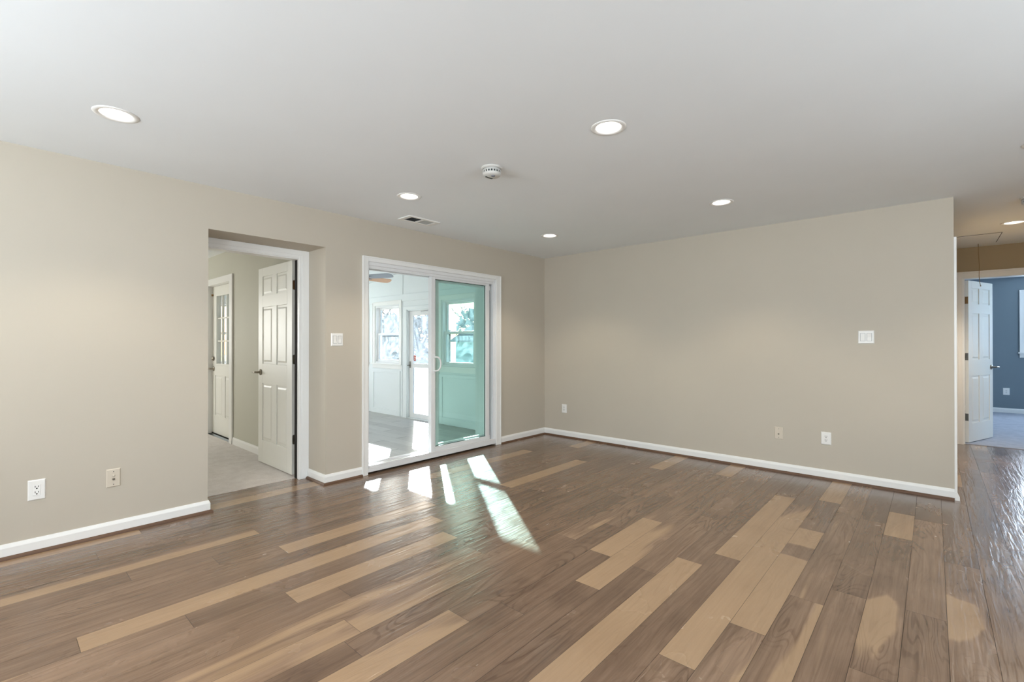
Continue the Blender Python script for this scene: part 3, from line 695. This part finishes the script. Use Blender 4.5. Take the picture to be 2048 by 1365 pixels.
# door_5: full view porch door in the sunroom
d5 = empty('door_5', (PD0+.02, YN+.055, FZ)); struct(d5, 'white full view storm door of the sunroom with a red sticker', 'door')
w5 = PD1-PD0-.04; z5 = 1.86-FZ
m = MB(); m.box(0, .115, -.018, .018, .012, z5); m.box(w5-.115, w5, -.018, .018, .012, z5)
m.box(.115, w5-.115, -.018, .018, .012, .10); m.box(.115, w5-.115, -.018, .018, .955, 1.02); m.box(.115, w5-.115, -.018, .018, z5-.085, z5)
m.build('frame', M['vinyl'], d5, .004)
for a, b in ((.10, .955), (1.02, z5-.085)):
    m = MB(); m.box(.115, w5-.115, -.002, .002, a, b); m.build('glass', M['glass_dirty2'], d5)
m = MB(); m.ring(.108, w5-.108, .093, .962, -.022, -.018, .012); m.ring(.108, w5-.108, 1.013, z5-.078, -.022, -.018, .012); m.build('glass_bead', M['vinyl'], d5)
m = MB(); m.box(.122, .185, -.0045, -.002, 1.075, 1.175); st_ = m.build('sticker', M['red'], d5)
m = MB(); m.box(.132, .175, -.0052, -.0045, 1.135, 1.150); m.box(.132, .175, -.0052, -.0045, 1.10, 1.112); m.build('sticker_text_band', M['plate'], st_)
m = MB(); m.box(.02, .05, -.030, -.018, .94, 1.06); m.tube([(.035, -.03, .99), (.035, -.055, .99), (-.01, -.055, .985)], .007); m.build('latch', M['steel'], d5)
m = MB(); m.tube([(.40, -.045, z5-.035), (.72, -.045, z5-.035)], .016, 12); m.box(.44, .50, -.03, -.018, z5-.06, z5-.02); m.build('door_closer', M['vinyl'], d5)
m = MB()
m.box(PD0, PD0+.0195, YN, YN+.14, FZ, 1.90); m.box(PD1-.0195, PD1, YN, YN+.14, FZ, 1.90); m.box(PD0, PD1, YN, YN+.14, 1.8605, 1.90); m.box(PD0, PD1, YN+.075, YN+.14, 1.845, 1.861)
m.box(PD0-.135, PD0+.006, YN-.020, YN, FZ, 1.95); m.box(PD1-.006, PD1+.07, YN-.020, YN, FZ, 1.95); m.box(PD0, PD1, YN-.020, YN, 1.884, 1.95)
m.box(PD0-.135, PD0-.115, YN-.030, YN-.020, FZ, 1.95)
m.box(PD0, PD1, YN-.005, YN+.14, FZ-.1, FZ+.010)
struct(m.build('trim_15', M['sun'], None, .003), 'white casing around the sunroom storm door', 'trim')

# ------------------------------------------------------------------ windows
def window(name, loc, rz, w, z0, z1, gl, label, casing=.09, depth=.14, stool=True):
    """double hung; local x 0..w, y<0 is inside, wall thickness `depth` towards +y"""
    e = empty(name, loc, rz); struct(e, label, 'window')
    m = MB(); m.ring(0, w, z0, z1, .0, depth, .028); m.build('frame', M['vinyl'], e, .002)
    zm = (z0+z1)/2+.01
    m = MB(); m.ring(.028, w-.028, zm-.025, z1-.028, .070, .100, .038, .038, .040, .040); u = m.build('upper_sash', M['vinyl'], e, .002)
    m = MB(); m.box(.066, w-.066, .083, .087, zm+.015, z1-.068); m.build('glass', gl, u)
    m = MB(); m.ring(.028, w-.028, z0+.028, zm+.022, .030, .060, .045, .045, .045, .040); lo = m.build('lower_sash', M['vinyl'], e, .002)
    m = MB(); m.box(.073, w-.073, .043, .047, z0+.073, zm-.018); m.build('glass', gl, lo)
    m = MB(); m.box(w*.5-.03, w*.5+.03, .036, .058, zm+.022, zm+.034); m.tube([(w*.5, .045, zm+.034), (w*.5+.03, .04, zm+.040)], .006); m.build('sash_lock', M['vinyl'], lo)
    if casing:
        m = MB(); m.ring(-casing, w+casing, z0-(casing if not stool else .0), z1+casing, -.018, 0, casing-.006, casing-.006, 0 if stool else casing-.006, casing-.006)
        m.ring(-casing, w+casing, z0-(casing if not stool else 0), z1+casing, -.026, -.018, .018, .018, 0 if stool else .018, .018)
        if stool: m.box(-casing-.02, w+casing+.02, -.045, .0, z0-.025, z0); m.box(-casing, w+casing, -.018, 0, z0-.10, z0-.025)
        m.build('casing', M['trim'], e, .003)
    return e
window('window_1', (-4.42, YN, 0), 0, .835, .86, 2.00, M['glass_dirty'], 'white double hung sunroom window left of the storm door', .085)
window('window_2', (-2.335, YN, 0), 0, .835, .86, 2.00, M['glass_dirty'], 'white double hung sunroom window seen through the tinted panel', .085)
window('window_3', (-5.5, YN, 0), 0, .75, .86, 2.00, M['glass_dirty'], 'sunroom window at the far left edge of the slider opening', .085)
window('window_4', (-5.60, -2.45, 0), PI/2, 1.0, .86, 2.0, M['glass'], None, .08); window('window_5', (-5.60, -1.40, 0), PI/2, 1.05, .86, 2.0, M['glass'], None, .08)
window('window_6', (5.27, 7.07, 0), 0, .96, 1.10, 2.12, M['glass'], 'white cased bedroom window at the right edge of the hall view', .085, .12)
window('window_7', (2.8, -7.30, 0), PI, 1.8, .9, 2.1, M['glass'], None, .08, .12); window('window_8', (5.4, -7.30, 0), PI, 1.8, .9, 2.1, M['glass'], None, .08, .12)
window('added_window_9', (6.60, -2.7, 0), -PI/2, 1.8, .9, 2.1, M['glass'], None, .08, .12)  # unseen window added around the right fill lamp
window('added_window_11', (7.08, 5.2, 0), -PI/2, 1.2, 1.10, 2.12, M['glass'], None, .085, .12)  # unseen window added to carry the bedroom side fill
window('added_window_10', (-5.60, -5.95, 0), PI/2, 1.3, .9, 2.1, M['glass'], None, .08, .12)  # unseen window put in for the side room fill lamp

# ------------------------------------------------------------------ ceiling things
def make_lamp():
    e = empty('recessed_light', (0, 0, H))
    m = MB(); m.lathe([(.066, .030), (.0665, .004), (.069, -.002), (.082, -.0055), (.0935, -.003), (.096, .0), (.072, .0005)], 48); m.build('trim_ring', M['plate'], e)
    m = MB(); m.lathe([(0, .022), (.030, .0225), (.060, .025), (.0668, .029)], 40); m.build('lens', M['lens'], e)
    sd = bpy.data.lights.new('bulb', 'SPOT'); sd.energy = 36; sd.spot_size = math.radians(112); sd.spot_blend = .5; sd.shadow_soft_size = .055
    sd.color = (1.0, .88, .70)
    so = bpy.data.objects.new('bulb', sd); C.objects.link(so); so.parent = e; so.location = (0, 0, .012)
    return e
LL = ['recessed light nearest the left edge, high on the near left ceiling', 'recessed light beside the ceiling vent, above the left wall doorway',
      'small recessed light in the far corner of the room', 'large recessed light right of the main smoke detector',
      'recessed light over the middle of the far wall', 'recessed light cut off by the right edge of the picture',
      'recessed light on the hall ceiling beside the attic hatch']
proto = make_lamp()
for i, (x, y) in enumerate(LAMPS):
    e = proto if i == 0 else copy_tree(proto)
    e.location = (x, y, H)
    if y > 0:      # the narrow hall runs on a brighter, warmer bulb
        bl = [c for c in e.children if c.type == 'LIGHT'][0]
        bl.data = bl.data.copy(); bl.data.energy = 130; bl.data.color = (1.0, .87, .70); bl.data.spot_size = math.radians(128)
    tag(e, LL[i] if i < 7 else 'recessed light out of view on the near ceiling', 'ceiling light', 'recessed ceiling lights')

def make_detector():
    e = empty('smoke_detector', (0, 0, H))
    m = MB(); m.lathe([(0, 0), (.071, 0), (.071, -.006), (.067, -.012), (.060, -.013)], 48); m.build('base', M['detector'], e)
    m = MB(); m.lathe([(.057, -.012), (.057, -.018), (.062, -.020), (.062, -.027)], 48); m.lathe([(.062, -.040), (.061, -.049), (.050, -.058), (.030, -.061), (0, -.062)], 48); b = m.build('body', M['detector'], e)
    m = MB(); m.lathe([(.057, -.026), (.057, -.041)], 48); m.build('vent_band', M['gasket'], b)
    m = MB()
    for k in range(20):
        a = 2*PI*k/20; c, s = math.cos(a), math.sin(a)
        m.box(.0585, .062, -.0035, .0035, -.041, -.026)
        bmesh.ops.rotate(m.bm, verts=m.bm.verts[-8:], cent=(0, 0, 0), matrix=Matrix.Rotation(a, 3, 'Z'))
    m.build('vent_ribs', M['detector'], b)
    m = MB(); m.lathe([(0, -.0655), (.012, -.065), (.014, -.062), (.014, -.058)], 24, (.012, -.02, 0)); m.build('test_button', M['grey'], e)
    m = MB(); m.poly([(-.006, -.03), (.006, -.03), (.006, .03), (-.006, .03)], -.0625, -.060, lambda u, v_, h: (u*.8+v_*.6-.022, v_*.8-u*.6+.012, h)); m.build('sounder_slot', M['gasket'], e)
    return e
sd0 = make_detector(); sd0.location = (1.832, -2.930, H); sd0.rotation_euler = (0, 0, .6)
tag(sd0, 'round white smoke detector on the middle of the main ceiling', 'smoke detector', 'smoke detectors')
sd1 = copy_tree(sd0); sd1.location = (4.640, .42, H); tag(sd1, 'smoke detector at the hall entrance, cut off by the right edge', 'smoke detector', 'smoke detectors')

# vent register
e = tag(empty('ceiling_vent', (.365, -2.42, H)), 'rectangular white ceiling vent with one dark louvre bank', 'vent')
m = MB()
x0, x1, y0, y1 = -.095, .095, -.18, .18
for a in ((x0, x0+.030, y0, y1), (x1-.030, x1, y0, y1), (x0+.03, x1-.03, y0, y0+.045), (x0+.03, x1-.03, y1-.045, y1), (x0+.03, x1-.03, -.010, .010)): m.box(*a, -.010, .0)
m.build('frame', M['plate'], e, .003)
m = MB(); m.box(x0+.03, x1-.03, y0+.045, y1-.045, -.0015, -.0005); m.build('duct_opening', M['gasket'], e)
for bank, (ya, yb, s) in enumerate(((y0+.045, -.010, 1), (.010, y1-.045, -1))):
    n_ = 9
    for k in range(n_):
        yc = ya+(k+.5)*(yb-ya)/n_
        m = MB(); m.prism([(yc-.0045*s-.0006, -.0066), (yc-.0045*s+.0006, -.0066), (yc+.0035*s+.0006, -.0018), (yc+.0035*s-.0006, -.0018)], x0+.03, x1-.03, 'x'); m.build('louvre', M['vent_grey'] if bank else M['grey'], e)
for yy in (-.165, .165):
    m = MB(); m.lathe([(0, -.009), (.004, -.0085), (.005, -.007)], 12, (0, yy, 0)); m.build('screw', M['steel'], e)

# attic hatch
e = tag(empty('attic_hatch', (4.39, 2.33, H)), 'white attic hatch panel with a hanging pull string in the hall ceiling', 'hatch')
m = MB(); m.box(-.195, .195, -.335, .31, -.006, 0); m.build('panel', M['ceil'], e, .002)
m = MB(); m.ring(-.205, .205, -.345, .325, 0, 0.001, .01)
m.bm.free(); m = MB()
for a in ((.196, .202, -.34, .316), (-.202, -.196, -.34, .316), (-.196, .196, -.34, -.336), (-.196, .196, .311, .316)): m.box(*a, -.003, 0)
m.build('gap_shadow_line', M['gasket'], e)
pts = [(.05, .29, -.005), (.052, .288, -.12), (.058, .286, -.26), (.056, .287, -.38), (.060, .286, -.46), (.068, .285, -.50)]
m = MB(); m.tube(pts, .0028, 8); m.lathe([(0, -.512), (.005, -.508), (.005, -.500), (0, -.496)], 10, (.068, .285, 0)); m.build('pull_string', M['cord'], e)

# ------------------------------------------------------------------ wall plates
def plate_base(name, loc, rz, w, h, mat, t=.006):
    e = empty(name, loc, rz)
    m = MB(); m.frustum(-w/2, w/2, -h/2, h/2, 0, -t, .005); m.build('cover_plate', mat, e, .001)
    return e
def rocker_switch(loc, rz, label):
    e = plate_base('light_switch', loc, rz, .117, .117, M['plate']); tag(e, label, 'light switch', 'double light switches')
    for i, cx in enumerate((-.0235, .0235)):
        m = MB(); m.ring(cx-.0185, cx+.0185, -.035, .035, -.0068, -.0055, .0018); m.build('rocker_surround', M['grey'], e)
        s = 1 if i == 0 else -1
        m = MB(); m.prism([(-.0058, -.033), (-.0085-.003*(s > 0), -.033), (-.0070, 0), (-.0085-.003*(s < 0), .033), (-.0058, .033)], cx-.0165, cx+.0165, 'x')
        r = m.build('rocker', M['plate'], e, .0008)
    return e
def outlet(loc, rz, label, w=.078, h=.123):
    e = plate_base('wall_outlet', loc, rz, w, h, M['plate']); tag(e, label, 'outlet', 'white wall outlets')
    m = MB(); m.box(-.0165, .0165, -.0076, -.0055, -.033, .033); m.build('receptacle', M['plate'], e, .0015)
    for zc in (.0165, -.0165):
        m = MB()
        m.box(-.0084, -.0056, -.0082, -.0070, zc-.001, zc+.0090); m.box(.0056, .0084, -.0082, -.0070, zc, zc+.0082)
        m.lathe([(0, -.0082), (.0036, -.0082), (.0036, -.0070)], 12, (0, 0, zc-.0072), 'y'); m.build('socket_slots', M['dark'], e)
    return e
def coax(loc, rz, label, two=False):
    e = plate_base('cable_plate', loc, rz, .074, .120, M['beige_plate']); tag(e, label, 'cable outlet', 'beige cable plates')
    zc = -.008
    m = MB(); m.lathe([(.0075, -.0055), (.0075, -.009), (.0055, -.010), (.0050, -.018), (.0028, -.018), (.0026, -.010)], 20, (0, 0, zc), 'y'); m.build('connector', M['nickel'], e)
    m = MB(); m.lathe([(0, -.012), (.0028, -.012)], 12, (0, 0, zc), 'y'); m.build('connector_hole', M['dark'], e)
    if two: m = MB(); m.lathe([(.0085, -.0055), (.008, -.010), (.005, -.013), (0, -.0135)], 20, (0, 0, .016), 'y'); m.build('blank_plug', M['beige_plate'], e)
    for zz in (.042, -.042):
        m = MB(); m.lathe([(0, -.0075), (.003, -.007), (.0035, -.0055)], 12, (0, 0, zz), 'y'); m.build('screw', M['steel'], e)
    return e
RL = PI/2
outlet((0, -4.985, .376), RL, 'white duplex outlet low on the left wall near the left edge')
coax((0, -4.628, .372), RL, 'beige cable plate with two ports low on the left wall', True)
rocker_switch((0, -3.064, 1.293), RL, 'white double rocker switch between the recess and the sliding door')
outlet((.338, 0, .380), 0, 'small white outlet on the far wall near the room corner', .08, .118)
coax((2.907, 0, .378), 0, 'beige cable plate with one port on the far wall')
outlet((3.298, 0, .378), 0, 'white duplex outlet on the far wall below the double switch', .08, .118)
rocker_switch((3.597, 0, 1.314), 0, 'white double rocker switch near the right end of the far wall')
outlet((5.020, 7.07, .388), 0, 'white outlet on the bedroom wall', .085, .125)

# ------------------------------------------------------------------ sunroom ceiling fan
fx, fy, fz = -2.95, -1.15, 2.335
e = tag(empty('ceiling_fan', (fx, fy, fz), 0), 'ceiling fan with light wood blades in the sunroom', 'ceiling fan')
m = MB(); m.lathe([(0, -.10), (.05, -.095), (.075, -.06), (.11, -.02), (.11, .05), (.07, .085), (.03, .09), (0, .09)], 32); m.build('motor_housing', M['fan_grey'], e)
m = MB(); m.tube([(0, 0, .085), (0, 0, .32)], .013, 12); m.lathe([(0, .25), (.04, .26), (.07, .335), (0, .34)], 24); m.build('downrod', M['fan_grey'], e)
for k in range(5):
    a = math.radians(22.6 + 72*k)
    b = MB()
    ol = [(.20, -.055), (.30, -.065), (.58, -.070), (.635, -.060), (.655, -.03), (.66, 0), (.655, .03), (.635, .06), (.58, .07), (.30, .065), (.20, .055)]
    b.mi = 0; b.poly(ol, -.004, .004, lambda u, v_, h: (u, v_*math.cos(.34)-h*math.sin(.34), -v_*math.sin(.34)+h))
    bl = b.build('blade', M['fan_wood'] if k != 0 else M['fan_grey'], e); bl.rotation_euler = (0, 0, a)
    m = MB(); m.box(.09, .26, -.018, .018, -.010, -.004); m.build('blade_iron', M['fan_grey'], bl)

# ------------------------------------------------------------------ outside
m = MB(); m.box(-70, 40, .6, 70, -.62, -.42); m.box(-70, -5.75, -40, .6, -.62, -.42); struct(m.build('ground', M['grass']), 'lawn outside the sunroom windows', 'lawn')
m = MB(); m.box(-9.0, -.4, .28, 4.2, -.42, -.36); struct(m.build('ground_patio', M['gravel']), 'pale gravel patio outside the storm door', 'patio')
m = MB(); m.box(-5.2, -2.0, .245, 1.1, -.36, FZ-.03); struct(m.build('ground_step', M['gravel'], None, .01), None, 'step')
# shed
e = tag(empty('garden_shed', (-9.25, 8.5, -.42), math.radians(4)), 'pale blue garden shed seen through the right sunroom window', 'shed')
m = MB(); m.box(-1.1, 1.1, -1, 1, 0, 1.75); m.build('walls', M['shed'], e)
m = MB(); m.prism([(-1.25, 1.72), (0, 2.35), (1.25, 1.72), (1.25, 1.78), (0, 2.42), (-1.25, 1.78)], -1.2, 1.2, 'x'); m.build('roof', M['shed_roof'], e)
m = MB(); m.poly([(-1.0, 1.74), (1.0, 1.74), (0, 2.28)], -1.1, 1.1, lambda u, v_, h: (h, u, v_)); m.build('gable', M['shed'], e)
m = MB(); m.box(.1, .9, -1.02, -1.0, .05, 1.6); sdoor = m.build('shed_door', M['shed'], e, .005)
m = MB(); m.lathe([(0, -1.06), (.03, -1.05), (.03, -1.02)], 12, (.2, 0, .85), 'y'); m.build('knob', M['steel'], sdoor)
# hose hanging on a post
e = tag(empty('garden_hose', (-5.15, 2.6, -.36)), 'white garden hose looped on a post outside the right sunroom window', 'hose')
m = MB(); m.box(-.10, .10, -.05, .05, 0, 1.95); m.build('post', M['bark'], e, .004)
for k in range(3):
    pts = [((.07+.03*k)*math.sin(t)+.05*k-.03, -.07-.02*k, 1.58-.02*k+(.27+.03*k)*math.cos(t)) for t in [2*PI*i/28 for i in range(29)]]
    m = MB(); m.tube(pts, .011, 8, False); m.build('loop', M['hose'], e)
# bare trees and hedge
def tree(loc, h, sd, label):
    r = random.Random(sd); e = tag(empty('bare_tree', loc), label, 'tree', 'bare trees beyond the lawn')
    m = MB()
    tr = [(0, 0, -.1)] + [(r.uniform(-.1, .1)*i, r.uniform(-.1, .1)*i, h*.2*i) for i in range(1, 4)]
    m.tube(tr, [.22, .17, .13, .09], 8); trunk = m.build('trunk', M['bark'], e)
    m = MB()
    def br(p, d, L, w, dep):
        pts = [p]; q = p.copy()
        for i in range(3):
            d = (d + Vector((r.uniform(-.3, .3), r.uniform(-.3, .3), r.uniform(-.05, .25)))).normalized(); q = q + d*L/3; pts.append(q.copy())
        m.tube(pts, [w, w*.8, w*.6, w*.4], 5)
        if dep:
            for j in range(4): br(pts[r.choice((1, 2, 3))], (d+Vector((r.uniform(-1, 1), r.uniform(-1, 1), r.uniform(-.2, .7)))).normalized(), L*.65, w*.5, dep-1)
    for j in range(6):
        a = 2*PI*j/6; br(Vector(tr[r.choice((1, 2, 3))]), Vector((math.cos(a), math.sin(a), .7)).normalized(), h*.32, .07, 2)
    m.build('branches', M['bark'], e)
    return e
for i, (x, y, h) in enumerate(((-22, 12, 5.0), (-30, 16, 6.0), (-15, 14, 4.8), (-24, 38, 6), (-10, 17.5, 4.8), (-36, 38, 6.2))):
    tree((x, y, -.42), h, 40+i, 'bare branching tree standing beyond the lawn outside the sunroom')
def bush(loc, rx, ry, rz_, sd):
    r = random.Random(sd); e = tag(empty('hedge_bush', loc), 'dense green bush in the hedge beyond the sunroom lawn', 'bush', 'hedge bushes beyond the lawn')
    m = MB(); m.tube([(0, 0, -.05), (0, 0, rz_*.8)], [.08, .04], 6); m.build('stem', M['bark'], e)
    m = MB()
    for k in range(900):
        d = Vector((r.gauss(0, 1), r.gauss(0, 1), r.gauss(0, 1))).normalized()*r.uniform(.72, 1.0)*(1+.12*math.sin(k))
        c = Vector((d.x*rx, d.y*ry, rz_*(1.0+d.z)))
        s = r.uniform(.2, .36); u = Vector((r.gauss(0, 1), r.gauss(0, 1), r.gauss(0, 1))).normalized(); w = u.orthogonal().normalized()
        vs = [m.bm.verts.new(c+u*s*a+w*s*.6*b) for a, b in ((-1, 0), (0, -1), (1, 0), (0, 1))]; m.bm.faces.new(vs)
    m.build('foliage', M['leaf'], e)
for i in range(14):
    x = -56 + i*5.2; y = 27 + 2*math.sin(i*1.3)
    bush((x, y, -.42), 2.2, 1.6, 2.1+.5*((i*7) % 3)/2, 70+i)
